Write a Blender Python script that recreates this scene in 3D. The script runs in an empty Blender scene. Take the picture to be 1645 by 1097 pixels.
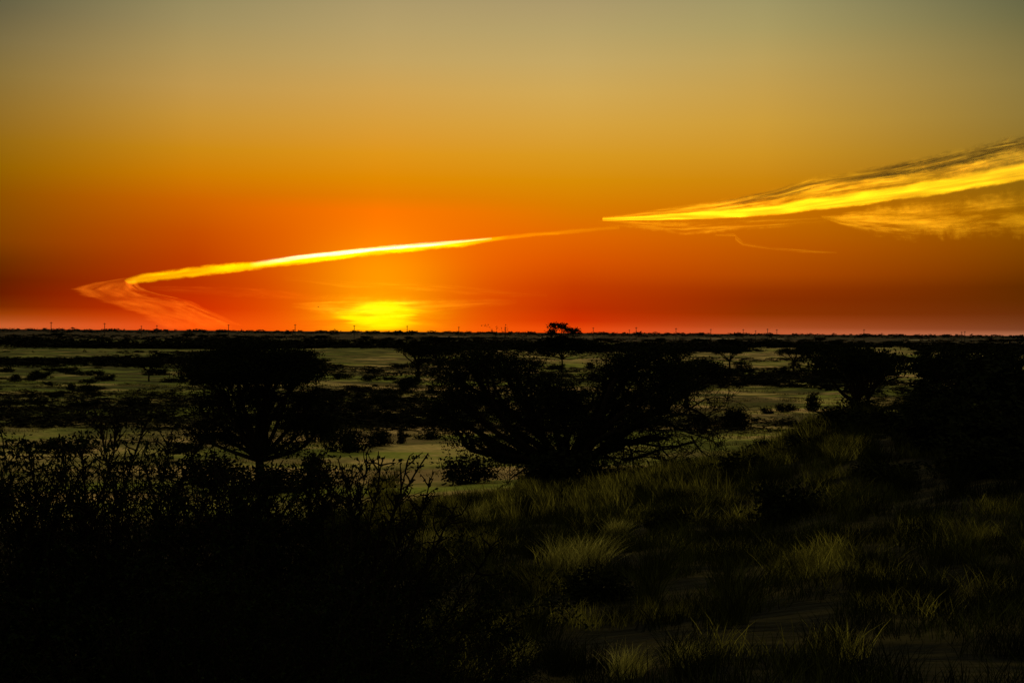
import bpy, math, random
import numpy as np
from mathutils import Matrix, Vector, noise as mnoise

# ------------------------------------------------------------------ camera, sky, sun, exposure
C = bpy.context.scene
COL = C.collection
W, H, FP = 1645.0, 1097.0, 2285.0
EYE = Vector((0.0, 0.0, 6.5))
CAM_R = Matrix.Rotation(math.radians(90 - 0.39), 3, 'X') @ Matrix.Rotation(math.radians(0.383), 3, 'Z')
cam_d = bpy.data.cameras.new('camera')
cam_d.lens = 50.0; cam_d.sensor_width = 36.0; cam_d.clip_start = 0.1; cam_d.clip_end = 60000.0
cam = bpy.data.objects.new('camera', cam_d); COL.objects.link(cam)
cam.matrix_world = Matrix.Translation(EYE) @ CAM_R.to_4x4()
C.camera = cam
C.view_settings.view_transform = 'Standard'
C.view_settings.look = 'None'
C.view_settings.exposure = 0.0
C.view_settings.gamma = 1.0
C.view_settings.use_curve_mapping = False
C.cycles.transparent_max_bounces = 24
C.cycles.max_bounces = 5
C.cycles.diffuse_bounces = 3

SUN_AZ = -5.3          # degrees, just left of the view axis
SUN_EL = -1.0          # the sun has just set: it lights the high clouds from behind and below
sun_d = bpy.data.lights.new('sun', 'SUN'); sun_d.energy = 4.2; sun_d.angle = math.radians(0.5)
sun_d.color = (1.0, 0.80, 0.42)
sun = bpy.data.objects.new('sun', sun_d); COL.objects.link(sun)
_a, _e = math.radians(SUN_AZ), math.radians(SUN_EL)
sun_dir = Vector((math.sin(_a) * math.cos(_e), math.cos(_a) * math.cos(_e), math.sin(_e)))
sun.rotation_euler = sun_dir.to_track_quat('Z', 'Y').to_euler()

def lin(c):
    return tuple((v / 255 / 12.92) if v / 255 <= 0.04045 else ((v / 255 + 0.055) / 1.055) ** 2.4 for v in c)

class NT:
    """tiny helper to write node trees"""
    def __init__(s, tree): s.t = tree; s.n = tree.nodes; s.l = tree.links
    def node(s, typ, **kw):
        n = s.n.new(typ)
        for k, v in kw.items(): setattr(n, k, v)
        return n
    def put(s, sock, v):
        if hasattr(v, 'is_output'): s.l.new(v, sock)
        elif v is not None: sock.default_value = v
    def m(s, op, a, b=None, c=None, clamp=False):
        n = s.node('ShaderNodeMath', operation=op); n.use_clamp = clamp
        s.put(n.inputs[0], a)
        if b is not None: s.put(n.inputs[1], b)
        if c is not None: s.put(n.inputs[2], c)
        return n.outputs[0]
    def ramp(s, fac, stops, interp='LINEAR'):
        n = s.node('ShaderNodeValToRGB'); cr = n.color_ramp; cr.interpolation = interp
        while len(cr.elements) > 1: cr.elements.remove(cr.elements[-1])
        stops = sorted(stops)
        cr.elements[0].position = stops[0][0]; cr.elements[0].color = (*stops[0][1], 1)
        for p, c in stops[1:]:
            e = cr.elements.new(p); e.color = (*c, 1)
        s.put(n.inputs[0], fac); return n.outputs[0]
    def mixc(s, f, a, b, mode='MIX'):
        n = s.node('ShaderNodeMix', data_type='RGBA', blend_type=mode)
        s.put(n.inputs[0], f); s.put(n.inputs[6], a); s.put(n.inputs[7], b); return n.outputs[2]
    def rng(s, v, a, b, c=0.0, d=1.0, smooth=False):
        n = s.node('ShaderNodeMapRange'); n.clamp = True
        if smooth: n.interpolation_type = 'SMOOTHSTEP'
        for i, q in enumerate((v, a, b, c, d)): s.put(n.inputs[i], q)
        return n.outputs[0]
    def noise(s, vec, scale, detail=6.0, rough=0.55, dist=0.0):
        n = s.node('ShaderNodeTexNoise'); s.put(n.inputs['Vector'], vec)
        n.inputs['Scale'].default_value = scale; n.inputs['Detail'].default_value = detail
        n.inputs['Roughness'].default_value = rough; n.inputs['Distortion'].default_value = dist
        return n.outputs[0]

# --- world: dusk sky, colour by height above the horizon and by angle from the sunset
world = bpy.data.worlds.new('World'); C.world = world; world.use_nodes = True
wt = NT(world.node_tree); wt.n.clear()
tc = wt.node('ShaderNodeTexCoord')
sp = wt.node('ShaderNodeSeparateXYZ'); wt.l.new(tc.outputs['Generated'], sp.inputs[0])
elev = wt.m('MULTIPLY', wt.m('ARCSINE', sp.outputs[2]), 57.29578)
azim = wt.m('MULTIPLY', wt.m('ARCTAN2', sp.outputs[0], sp.outputs[1]), 57.29578)
def deg_el(y): return math.degrees(math.atan((533.0 - y) / FP))
def deg_az(x): return math.degrees(math.atan((x - 822.5) / FP))
sky_cols = {  # outer columns keep lens vignette darkening of the upper corners in their colours
  0:    [(0,(88,92,68)),(50,(106,98,68)),(100,(126,110,68)),(150,(140,115,58)),(200,(148,112,42)),(250,(152,106,18)),(290,(150,98,2)),(330,(145,82,0)),(400,(133,64,0)),(430,(112,48,0)),(460,(101,32,0)),(480,(106,29,0)),(500,(124,43,0)),(511,(155,62,6)),(520,(176,78,26)),(528,(200,95,45))],
  310:  [(0,(148,137,95)),(50,(162,144,94)),(100,(178,150,88)),(150,(192,152,78)),(200,(200,148,54)),(250,(205,138,20)),(290,(208,124,2)),(330,(206,100,0)),(380,(196,77,0)),(420,(188,62,0)),(460,(184,50,0)),(500,(206,45,0)),(526,(240,76,8))],
  610:  [(0,(172,153,106)),(50,(184,160,104)),(100,(196,164,97)),(150,(209,163,80)),(200,(216,158,58)),(250,(224,150,25)),(290,(226,138,2)),(318,(232,124,0)),(342,(255,116,0)),(380,(255,112,0)),(430,(255,106,0)),(480,(252,88,0)),(526,(255,100,2))],
  920:  [(0,(172,153,107)),(50,(184,162,105)),(100,(198,168,100)),(150,(210,169,85)),(200,(215,163,63)),(250,(217,153,32)),(290,(217,141,6)),(330,(218,124,0)),(380,(226,102,0)),(420,(218,84,0)),(460,(196,60,0)),(495,(190,46,0)),(515,(208,48,0)),(528,(236,72,8))],
  1220: [(0,(160,150,102)),(50,(172,156,98)),(100,(188,160,90)),(150,(198,159,76)),(200,(205,157,58)),(250,(207,148,34)),(290,(204,134,12)),(340,(203,112,0)),(400,(190,88,0)),(440,(176,72,0)),(465,(150,52,0)),(480,(141,46,0)),(502,(142,50,0)),(512,(160,62,14)),(522,(170,74,28)),(530,(192,90,48))],
  1640: [(0,(96,98,70)),(50,(112,108,69)),(100,(130,117,68)),(150,(142,122,64)),(200,(146,120,54)),(250,(146,112,34)),(300,(142,99,12)),(350,(146,88,0)),(400,(133,70,0)),(430,(120,58,0)),(460,(98,43,0)),(480,(99,43,1)),(500,(106,46,9)),(515,(118,58,24)),(525,(126,66,36)),(532,(172,106,72))],
}
el_n = wt.m('DIVIDE', elev, 13.3, clamp=True)
cols = []
for x, stops in sky_cols.items():
    cols.append((deg_az(x), wt.ramp(el_n, [(min(1, deg_el(y) / 13.3), lin(c)) for y, c in stops])))
cur = cols[0][1]
for (a0, _), (a1, nxt) in zip(cols, cols[1:]):
    cur = wt.mixc(wt.rng(azim, a0, a1, smooth=False), cur, nxt)
# sky opposite the sunset and zenith, both unseen, raised to brighten the ground
away = wt.rng(wt.m('ABSOLUTE', wt.m('SUBTRACT', azim, SUN_AZ)), 26.0, 130.0, smooth=True)
cur = wt.mixc(away, cur, (0.21, 0.195, 0.13, 1))
cur = wt.mixc(wt.rng(elev, 13.0, 70.0, smooth=True), cur, (0.33, 0.305, 0.16, 1))
# glow over the place where the sun went down
def gauss(sx, sy, cy, cx=SUN_AZ):
    dx = wt.m('DIVIDE', wt.m('SUBTRACT', azim, cx), sx); dy = wt.m('DIVIDE', wt.m('SUBTRACT', elev, cy), sy)
    r = wt.m('ADD', wt.m('MULTIPLY', dx, dx), wt.m('MULTIPLY', dy, dy))
    return wt.m('POWER', 2.71828, wt.m('MULTIPLY', r, -1.0))
cx = wt.node('ShaderNodeCombineXYZ'); wt.put(cx.inputs[0], wt.m('MULTIPLY', azim, 0.35)); wt.put(cx.inputs[1], wt.m('MULTIPLY', elev, 3.2))
st = wt.rng(wt.noise(cx.outputs[0], 1.0, 5.0, 0.6, 0.4), 0.35, 0.65, 0.45, 1.25)
halo = gauss(2.8, 2.0, 1.6)
inner = wt.m('MULTIPLY', gauss(1.9, 0.62, 0.55), st)
core = wt.rng(wt.m('MULTIPLY', gauss(1.75, 0.62, 0.62), st), 0.28, 0.70, smooth=True)
def addc(base, fac, col):
    v = wt.node('ShaderNodeVectorMath', operation='SCALE'); v.inputs[0].default_value = col; wt.put(v.inputs['Scale'], fac)
    a = wt.node('ShaderNodeVectorMath', operation='ADD'); wt.put(a.inputs[0], base); wt.put(a.inputs[1], v.outputs[0]); return a.outputs[0]
cur = addc(cur, halo, (0.10, 0.20, 0.0))
cur = addc(cur, inner, (0.25, 0.38, 0.0))
cur = addc(cur, core, (0.2, 0.34, 0.0))
bg = wt.node('ShaderNodeBackground'); wt.put(bg.inputs[0], cur); bg.inputs[1].default_value = 1.0
nish = wt.node('ShaderNodeTexSky'); nish.sky_type = 'NISHITA'; nish.sun_disc = False
nish.sun_elevation = math.radians(0.0); nish.sun_rotation = math.radians(SUN_AZ)
bg2 = wt.node('ShaderNodeBackground'); wt.put(bg2.inputs[0], nish.outputs[0]); bg2.inputs[1].default_value = 0.0
out = wt.node('ShaderNodeOutputWorld'); wt.put(out.inputs[0], bg.outputs[0])
wt.n.remove(bg2); wt.n.remove(nish)

# ------------------------------------------------------------------ helpers
def at(px, py, Y):
    d = CAM_R @ Vector(((px - W / 2) / FP, -(py - H / 2) / FP, -1.0))
    return EYE + d * (Y / d.y)
def project(p):
    q = CAM_R.transposed() @ (Vector(p) - EYE)
    if q.z > -0.01: return None
    return (W / 2 - q.x / q.z * FP, H / 2 + q.y / q.z * FP)

def tag(o, label=None, cat=None, group=None, kind=None):
    if label: o['label'] = label
    if cat: o['category'] = cat
    if group: o['group'] = group
    if kind: o['kind'] = kind
    return o
def empty(name, loc, label, cat, group=None, rz=0.0, s=1.0):
    o = bpy.data.objects.new(name, None); COL.objects.link(o)
    o.empty_display_size = 0.3
    o.location = loc; o.rotation_euler = (0, 0, rz); o.scale = (s, s, s) if not hasattr(s, '__len__') else s
    return tag(o, label, cat, group)
def dup(root, loc, rz, s, label, group=None):
    r = root.copy(); COL.objects.link(r); r.location = loc; r.rotation_euler = (0, 0, rz)
    r.scale = (s, s, s) if not hasattr(s, '__len__') else s
    r['label'] = label
    if group: r['group'] = group
    elif 'group' in r: del r['group']
    for ch in list(root.children):
        c = ch.copy(); COL.objects.link(c); c.parent = r
    return r

class MB:
    def __init__(s): s.v = []; s.q = []; s.t = []; s.n = 0; s.attr = []
    def add(s, v, quads=None, tris=None):
        v = np.asarray(v, dtype=np.float64).reshape(-1, 3)
        if quads is not None and len(quads): s.q.append(np.asarray(quads, dtype=np.int64).reshape(-1, 4) + s.n)
        if tris is not None and len(tris): s.t.append(np.asarray(tris, dtype=np.int64).reshape(-1, 3) + s.n)
        s.v.append(v); s.n += len(v)
    def mesh(s, name, mat, smooth=False):
        me = bpy.data.meshes.new(name)
        v = np.concatenate(s.v) if s.v else np.zeros((0, 3))
        q = np.concatenate(s.q) if s.q else np.zeros((0, 4), int)
        t = np.concatenate(s.t) if s.t else np.zeros((0, 3), int)
        me.vertices.add(len(v)); me.vertices.foreach_set('co', v.astype(np.float32).ravel())
        me.loops.add(q.size + t.size)
        me.loops.foreach_set('vertex_index', np.concatenate([q.ravel(), t.ravel()]).astype(np.int32))
        me.polygons.add(len(q) + len(t))
        ls = np.concatenate([np.arange(len(q)) * 4, q.size + np.arange(len(t)) * 3]).astype(np.int32)
        me.polygons.foreach_set('loop_start', ls)
        if smooth: me.polygons.foreach_set('use_smooth', np.ones(len(ls), dtype=bool))
        me.update(calc_edges=True)
        me.materials.append(mat)
        return me
    def obj(s, name, mat, parent=None, smooth=False):
        o = bpy.data.objects.new(name, s.mesh(name, mat, smooth)); COL.objects.link(o)
        if parent is not None: o.parent = parent
        return o

def tube(mb, pts, rad, sides=5):
    P = np.asarray(pts, float); n = len(P)
    R = np.asarray(rad, float) if hasattr(rad, '__len__') else np.full(n, rad)
    T = np.gradient(P, axis=0); T /= (np.linalg.norm(T, axis=1, keepdims=True) + 1e-9)
    ref = np.array([0.31, 0.17, 0.93]) if abs(T[:, 2]).mean() < 0.8 else np.array([0.93, 0.2, 0.1])
    A = np.cross(T, ref); A /= (np.linalg.norm(A, axis=1, keepdims=True) + 1e-9)
    B = np.cross(T, A)
    th = np.arange(sides) * 2 * math.pi / sides
    ring = (A[:, None] * np.cos(th)[None, :, None] + B[:, None] * np.sin(th)[None, :, None]) * R[:, None, None] + P[:, None]
    i = np.arange(n - 1)[:, None] * sides; j = np.arange(sides)[None, :]; k = (j + 1) % sides
    q = np.stack([i + j, i + k, i + sides + k, i + sides + j], -1).reshape(-1, 4)
    mb.add(ring.reshape(-1, 3), q)

def leaves(mb, P, size, rng, aspect=0.45, flat=0.0):
    n = len(P)
    if n == 0: return
    a = rng.normal(size=(n, 3)); a[:, 2] *= (1 - flat); a /= np.linalg.norm(a, axis=1, keepdims=True) + 1e-9
    b = np.cross(a, rng.normal(size=(n, 3))); b /= np.linalg.norm(b, axis=1, keepdims=True) + 1e-9
    s = (size * rng.uniform(0.6, 1.3, size=n))[:, None]
    V = np.stack([P + a * s, P + b * s * aspect, P - a * s, P - b * s * aspect], 1)
    mb.add(V.reshape(-1, 3), np.arange(n * 4).reshape(-1, 4))

def curve(p0, p1, rng, bend=0.15, n=5, lift=0.0):
    p0 = np.asarray(p0, float); p1 = np.asarray(p1, float); L = np.linalg.norm(p1 - p0)
    t = np.linspace(0, 1, n)[:, None]
    off = rng.normal(size=3) * bend * L; off[2] += lift * L
    off2 = rng.normal(size=3) * bend * 0.4 * L
    return p0 * (1 - t) + p1 * t + off * (4 * t * (1 - t)) * 0.6 + off2 * np.sin(t * 2 * math.pi) * 0.5

# ------------------------------------------------------------------ terrain
DIST = [0, 6, 12, 20, 30, 40, 55, 70, 90, 110]
TAB = [  # screen column -> how far the ground lies below the eye at each distance
  (-3000, [1.7, 2.3, 2.9, 3.5, 4.4, 5.2, 6.1, 6.5, 6.5, 6.5]),
  (600,   [1.7, 2.3, 2.9, 3.4, 4.3, 5.1, 6.1, 6.5, 6.5, 6.5]),
  (900,   [1.7, 2.3, 2.8, 3.0, 3.8, 4.7, 5.8, 6.5, 6.5, 6.5]),
  (1150,  [1.7, 2.2, 2.7, 2.8, 3.2, 3.8, 5.7, 6.5, 6.5, 6.5]),
  (1400,  [1.7, 2.2, 2.65, 2.4, 2.2, 2.15, 3.4, 5.0, 6.5, 6.5]),
  (1645,  [1.7, 2.1, 2.6, 2.2, 1.75, 1.5, 2.4, 4.3, 6.1, 6.5]),
  (2400,  [1.7, 2.1, 2.5, 2.1, 1.7, 1.5, 2.2, 4.0, 5.9, 6.5]),
]
PHI = np.array([math.degrees(math.atan((p - W / 2) / FP)) for p, _ in TAB] + [180.0])
TD = np.array([t for _, t in TAB] + [[1.7, 2.1, 2.7, 3.2, 4.0, 4.8, 5.8, 6.4, 6.5, 6.5]])
def terrain(x, y):
    d = math.hypot(x, y); ph = math.degrees(math.atan2(x, y))
    if ph < PHI[0]:
        f = (PHI[0] - ph) / (PHI[0] + 180.0); row = TD[0] * (1 - f) + TD[-1] * f
    else:
        i = min(max(int(np.searchsorted(PHI, ph)) - 1, 0), len(PHI) - 2)
        f = (ph - PHI[i]) / (PHI[i + 1] - PHI[i]); f = f * f * (3 - 2 * f)
        row = TD[i] * (1 - f) + TD[i + 1] * f
    dep = float(np.interp(d, DIST, row))
    a = min(1.0, d / 8.0)
    z = 6.5 - dep
    if d < 500:
        z += a * 0.16 * mnoise.noise(Vector((x * 0.16, y * 0.16, 3.1))) + a * 0.05 * mnoise.noise(Vector((x * 0.7, y * 0.7, 8.0)))
    if d > 60:
        z += min(1.0, (d - 60) / 200) * 0.45 * mnoise.noise(Vector((x * 0.012, y * 0.02, 5.0)))
    return z
def ground(px, Y):
    p = at(px, 533, Y); return Vector((p.x, Y, terrain(p.x, Y)))

def simple_mat(name, col, rough=0.9, col2=None, scale=3.0, objvar=0.0, bump=0.0, island=0.0, lo=0.35, hi=0.65):
    m = bpy.data.materials.new(name); m.use_nodes = True; t = NT(m.node_tree)
    b = t.n['Principled BSDF']; b.inputs['Roughness'].default_value = rough
    if 'Specular IOR Level' in b.inputs: b.inputs['Specular IOR Level'].default_value = 0.02
    g = t.node('ShaderNodeNewGeometry')
    nz = t.noise(g.outputs['Position'], scale, 4.0)
    c = t.mixc(t.rng(nz, lo, hi), (*col, 1), (*(col2 or tuple(v * 1.5 for v in col)), 1))
    if objvar:
        oi = t.node('ShaderNodeObjectInfo')
        c = t.mixc(t.m('MULTIPLY', oi.outputs['Random'], objvar), c, (*(tuple(v * 0.35 for v in col)), 1))
    t.put(b.inputs['Base Color'], c)
    if island:
        c = t.mixc(t.m('POWER', g.outputs['Random Per Island'], 1.4), c, (*(tuple(v * island for v in col)), 1))
    t.put(b.inputs['Base Color'], c)
    if bump:
        bp = t.node('ShaderNodeBump'); bp.inputs['Strength'].default_value = bump; t.put(bp.inputs['Height'], nz); t.put(b.inputs['Normal'], bp.outputs[0])
    return m
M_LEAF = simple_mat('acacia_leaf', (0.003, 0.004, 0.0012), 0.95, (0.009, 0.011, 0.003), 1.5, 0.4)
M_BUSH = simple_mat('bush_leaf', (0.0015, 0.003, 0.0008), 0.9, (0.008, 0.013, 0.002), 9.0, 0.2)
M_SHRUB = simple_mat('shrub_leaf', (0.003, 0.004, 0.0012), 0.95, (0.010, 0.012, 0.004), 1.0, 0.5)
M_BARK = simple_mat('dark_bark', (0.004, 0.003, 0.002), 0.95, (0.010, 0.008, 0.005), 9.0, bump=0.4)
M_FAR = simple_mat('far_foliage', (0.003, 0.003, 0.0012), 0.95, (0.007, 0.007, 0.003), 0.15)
M_POLE = simple_mat('weathered_pole', (0.03, 0.024, 0.018), 0.8, (0.05, 0.04, 0.03), 2.0)
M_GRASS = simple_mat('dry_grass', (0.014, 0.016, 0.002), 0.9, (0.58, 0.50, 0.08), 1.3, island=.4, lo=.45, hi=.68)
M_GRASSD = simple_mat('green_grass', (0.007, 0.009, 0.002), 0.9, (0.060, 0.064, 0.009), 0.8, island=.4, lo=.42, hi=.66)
M_STRAW = simple_mat('straw_grass', (0.20, 0.18, 0.035), 0.9, (0.80, 0.70, 0.17), 3.0, island=.4)

# ground material
mg = bpy.data.materials.new('savanna_ground'); mg.use_nodes = True; t = NT(mg.node_tree)
b = t.n['Principled BSDF']; b.inputs['Roughness'].default_value = 0.95; b.inputs['Specular IOR Level'].default_value = 0.1
g = t.node('ShaderNodeNewGeometry'); P = g.outputs['Position']
mp = t.node('ShaderNodeMapping'); mp.inputs['Scale'].default_value = (0.6, 1.0, 1.0); t.put(mp.inputs[0], P)
big = t.noise(mp.outputs[0], 0.035, 4.0, 0.55); mid = t.noise(P, 0.11, 4.0, 0.6); fine = t.noise(P, 2.6, 8.0, 0.65)
ln = t.node('ShaderNodeVectorMath', operation='LENGTH'); t.put(ln.inputs[0], P); R_ = ln.outputs['Value']
sand = t.mixc(t.rng(fine, 0.3, 0.7), (0.50, 0.31, 0.13, 1), (0.86, 0.56, 0.27, 1))
green = t.mixc(t.rng(fine, 0.3, 0.7), (0.14, 0.18, 0.020, 1), (0.42, 0.42, 0.075, 1))
gz = t.noise(mp.outputs[0], 0.09, 5.0, 0.65)
c = t.mixc(t.rng(t.m('ADD', t.m('MULTIPLY', big, 0.5), t.m('MULTIPLY', gz, 0.5)), 0.45, 0.54), sand, green)
sx = t.node('ShaderNodeSeparateXYZ'); t.put(sx.inputs[0], P)
leafy = t.mixc(t.rng(fine, 0.35, 0.7), (0.05, 0.075, 0.012, 1), (0.27, 0.29, 0.055, 1))
c = t.mixc(t.m('MULTIPLY', t.rng(sx.outputs[0], -9.0, -45.0), t.rng(gz, 0.40, 0.50, 0.35, 1.0)), c, leafy)
dark = t.mixc(t.rng(fine, 0.35, 0.7), (0.008, 0.010, 0.003, 1), (0.06, 0.065, 0.015, 1))
mask = t.rng(mid, 0.44, 0.53)
c = t.mixc(t.m('MULTIPLY', mask, t.rng(R_, 60.0, 110.0, 0.55, 0.85)), c, dark)
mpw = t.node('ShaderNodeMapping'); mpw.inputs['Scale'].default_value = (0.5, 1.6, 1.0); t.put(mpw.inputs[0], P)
# the near hill has vignette darkening and grass shade put into its ground colour
soil_dimmed = t.mixc(t.rng(t.noise(mpw.outputs[0], 0.9, 6.0, 0.65), 0.46, 0.70), (0.003, 0.003, 0.001, 1), (0.065, 0.050, 0.018, 1))
c = t.mixc(t.rng(R_, 33.0, 45.0), soil_dimmed, c)
# beyond 1.2 km scrub covers nearly everything
scrub = t.mixc(t.rng(t.noise(P, 0.045, 5.0), 0.54, 0.60), (0.014, 0.012, 0.008, 1), (0.17, 0.12, 0.075, 1))
c = t.mixc(t.rng(R_, 800.0, 1100.0), c, scrub)
c = t.mixc(t.rng(R_, 2200.0, 3200.0), c, (0.018, 0.013, 0.009, 1))
t.put(b.inputs['Base Color'], c)
mp2 = t.node('ShaderNodeMapping'); mp2.inputs['Scale'].default_value = (1.0, 4.5, 1.0); mp2.inputs['Rotation'].default_value = (0, 0, 0.25); t.put(mp2.inputs[0], P)
rip = t.noise(mp2.outputs[0], 1.6, 3.0, 0.5, 0.3)
bp = t.node('ShaderNodeBump'); bp.inputs['Strength'].default_value = 0.8; bp.inputs['Distance'].default_value = 0.08
t.put(bp.inputs['Strength'], t.rng(R_, 30.0, 70.0, 0.8, 0.15)); t.put(bp.inputs['Height'], t.m('ADD', rip, t.m('MULTIPLY', fine, 0.5))); t.put(b.inputs['Normal'], bp.outputs[0])

# ground sheet: polar grid, fine near the camera, out to 12 km
rs = np.concatenate([np.linspace(0.5, 20, 60), np.geomspace(20.5, 120, 110), np.geomspace(124, 12000, 60)])
ph = np.radians(np.concatenate([np.linspace(-180, -32, 40), np.linspace(-31, 31, 320), np.linspace(32, 180, 41)[:-1]]))
gv = [(0.0, 0.0, terrain(0, 0.01))]
for r in rs:
    for p in ph:
        x, y = r * math.sin(p), r * math.cos(p); gv.append((x, y, terrain(x, y)))
nP = len(ph); i = np.arange(len(rs) - 1)[:, None] * nP + 1; j = np.arange(nP)[None, :]; k = (j + 1) % nP
gq = np.stack([i + j, i + nP + j, i + nP + k, i + k], -1).reshape(-1, 4)
gt = np.stack([np.zeros(nP, int), 1 + np.arange(nP), 1 + (np.arange(nP) + 1) % nP], -1)
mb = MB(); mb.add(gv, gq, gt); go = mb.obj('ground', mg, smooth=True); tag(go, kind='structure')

# pale pans far out on the plain
m_pan = simple_mat('pale_pan', (0.60, 0.50, 0.42), 0.32, (0.80, 0.70, 0.60), 0.02); m_pan.node_tree.nodes['Principled BSDF'].inputs['Specular IOR Level'].default_value = 0.5
def pan(px0, px1, py, depth, rng):
    Y = 6.5 * FP / max(2.0, (py - (533 + (0.5 * (px0 + px1) - 822) * 0.0067)))
    a = at(px0, 533, Y); c_ = at(px1, 533, Y); n = 14
    v = []
    for i in range(n + 1):
        f = i / n; x = a.x * (1 - f) + c_.x * f; w = depth * math.sin(math.pi * (0.04 + 0.92 * f)) ** 0.5 * rng.uniform(0.7, 1.1)
        for s_ in (-0.5, 0.5):
            yy = Y + s_ * w; v.append((x, yy, terrain(x, yy) + 0.30))
    q = [(2 * i, 2 * i + 2, 2 * i + 3, 2 * i + 1) for i in range(n)]
    m_ = MB(); m_.add(v, q); o = m_.obj('salt_pan', m_pan); tag(o, kind='structure')
rg = np.random.default_rng(5)
for px0, px1, py, dp in ((870, 905, 541.2, 55), (925, 978, 542, 70), (984, 1000, 543.5, 40), (1010, 1026, 543.6, 50), (1040, 1070, 543, 45), (1078, 1098, 544, 50), (1118, 1180, 544.4, 60),
                         (1196, 1204, 545, 50), (1228, 1262, 545.2, 70), (1455, 1468, 546.5, 80), (1470, 1482, 546.6, 60), (1492, 1502, 546.8, 60), (560, 640, 541.5, 40), (690, 760, 541.2, 40)):
    pan(px0, px1, py, dp, rg)

# ------------------------------------------------------------------ clouds lit from behind by the sun under the horizon
def cloud_mat(name, tint, soft=0.35, rag=0.5, su=1.0, sv=1.0, streak=0.6, lo=0.38, hi=0.64, thick=False):
    m = bpy.data.materials.new(name); m.use_nodes = True; t = NT(m.node_tree); t.n.clear()
    uv = t.node('ShaderNodeUVMap'); s_ = t.node('ShaderNodeSeparateXYZ'); t.put(s_.inputs[0], uv.outputs[0])
    cb = t.node('ShaderNodeCombineXYZ'); t.put(cb.inputs[0], t.m('MULTIPLY', s_.outputs[0], su)); t.put(cb.inputs[1], t.m('MULTIPLY', s_.outputs[1], sv))
    n1 = t.noise(cb.outputs[0], 1.0, 8.0, 0.62, 0.35)
    cb2 = t.node('ShaderNodeCombineXYZ'); t.put(cb2.inputs[0], t.m('MULTIPLY', s_.outputs[0], su * 1.6)); t.put(cb2.inputs[1], t.m('MULTIPLY', s_.outputs[1], 0.8)); cb2.inputs[2].default_value = 4.0
    n2 = t.noise(cb2.outputs[0], 2.2, 8.0, 0.68)
    v = t.m('ADD', s_.outputs[1], t.m('MULTIPLY', t.m('SUBTRACT', n2, 0.5), rag))
    e = t.m('MULTIPLY', t.rng(v, 0.06, 0.06 + soft, smooth=True), t.rng(v, 0.94, 0.94 - soft * 0.7, smooth=True))
    hard = t.m('MULTIPLY', t.rng(s_.outputs[1], 0.0, 0.07), t.rng(s_.outputs[1], 1.0, 0.93))
    at_ = t.node('ShaderNodeAttribute'); at_.attribute_name = 'ice_thickness'
    k_ = t.m('ADD', t.m('MULTIPLY', t.rng(n1, lo, hi), streak), 1 - streak)
    al = t.m('MULTIPLY', t.m('MULTIPLY', e, hard), t.m('MULTIPLY', at_.outputs['Fac'], k_), clamp=True)
    tr = t.node('ShaderNodeBsdfTransparent')
    if thick:
        sc = t.node('ShaderNodeBsdfDiffuse')
    else:
        sc = t.node('ShaderNodeBsdfTranslucent')
    sc.inputs[0].default_value = (*tint, 1)
    if thick:
        mx = t.node('ShaderNodeMixShader'); t.put(mx.inputs[0], al); t.put(mx.inputs[1], tr.outputs[0]); t.put(mx.inputs[2], sc.outputs[0])
    else:  # thin ice cloud: lets the sky through and scatters sunlight forward on top of it
        sc.inputs[0].default_value = (0, 0, 0, 1)
        t.put(sc.inputs[0], t.mixc(al, (0, 0, 0, 1), (*tint, 1)))
        mx = t.node('ShaderNodeAddShader'); t.put(mx.inputs[0], tr.outputs[0]); t.put(mx.inputs[1], sc.outputs[0])
    o = t.node('ShaderNodeOutputMaterial'); t.put(o.inputs[0], mx.outputs[0])
    return m

def sheet(name, stations, Y, mat, parent=None, nu=90, nv=14, layers=2, wob=250.0, seed=0, gap=320.0):
    """a wispy sheet of ice cloud; stations = (x0,y0,x1,y1,density) across its width, at Y metres"""
    S = np.array(stations, float); n = len(S)
    acc = np.concatenate([[0], np.cumsum(np.hypot(np.diff((S[:, 0] + S[:, 2]) / 2), np.diff((S[:, 1] + S[:, 3]) / 2)))])
    V = []; Q = []; UV = []; D = []
    for L in range(layers):
        base = len(V)
        for i in range(nu + 1):
            a = acc[-1] * i / nu; row = [np.interp(a, acc, S[:, c]) for c in range(5)]
            for j in range(nv + 1):
                f = j / nv
                px = row[0] * (1 - f) + row[2] * f; py = row[1] * (1 - f) + row[3] * f
                yy = Y + L * gap + wob * mnoise.noise(Vector((a * 0.012, f * 1.5, seed + L * 7.0))) + 120 * f
                p = at(px, py, yy); V.append((p.x, p.y, p.z))
                UV.append((a / 100.0 + L * 31.7 + seed * 3.3, f)); D.append(row[4] * (1.0 if layers == 1 else 0.72))
        for i in range(nu):
            for j in range(nv):
                q = base + i * (nv + 1) + j; Q.append((q, q + 1, q + nv + 2, q + nv + 1))
    m_ = MB(); m_.add(V, Q); me = m_.mesh(name, mat, True)
    at_ = me.attributes.new('ice_thickness', 'FLOAT', 'POINT'); at_.data.foreach_set('value', np.array(D, dtype=np.float32))
    uvl = me.uv_layers.new(name='UVMap'); uva = np.array(UV, dtype=np.float32)
    vi = np.zeros(len(me.loops), dtype=np.int32); me.loops.foreach_get('vertex_index', vi)
    uvl.data.foreach_set('uv', uva[vi].ravel())
    o = bpy.data.objects.new(name, me); COL.objects.link(o)
    if parent is not None: o.parent = parent
    return o
mc_core = cloud_mat('ice_cloud_core', (1.0, 0.98, 0.95), soft=0.45, rag=0.5, su=1.2, sv=2.0, streak=0.25)  # sunset light is put into these tints: white core, yellow and orange edges
mc_trail = cloud_mat('ice_cloud_trail', (0.98, 0.74, 0.0), soft=0.40, rag=0.55, su=1.3, sv=2.4, streak=0.35)
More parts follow.
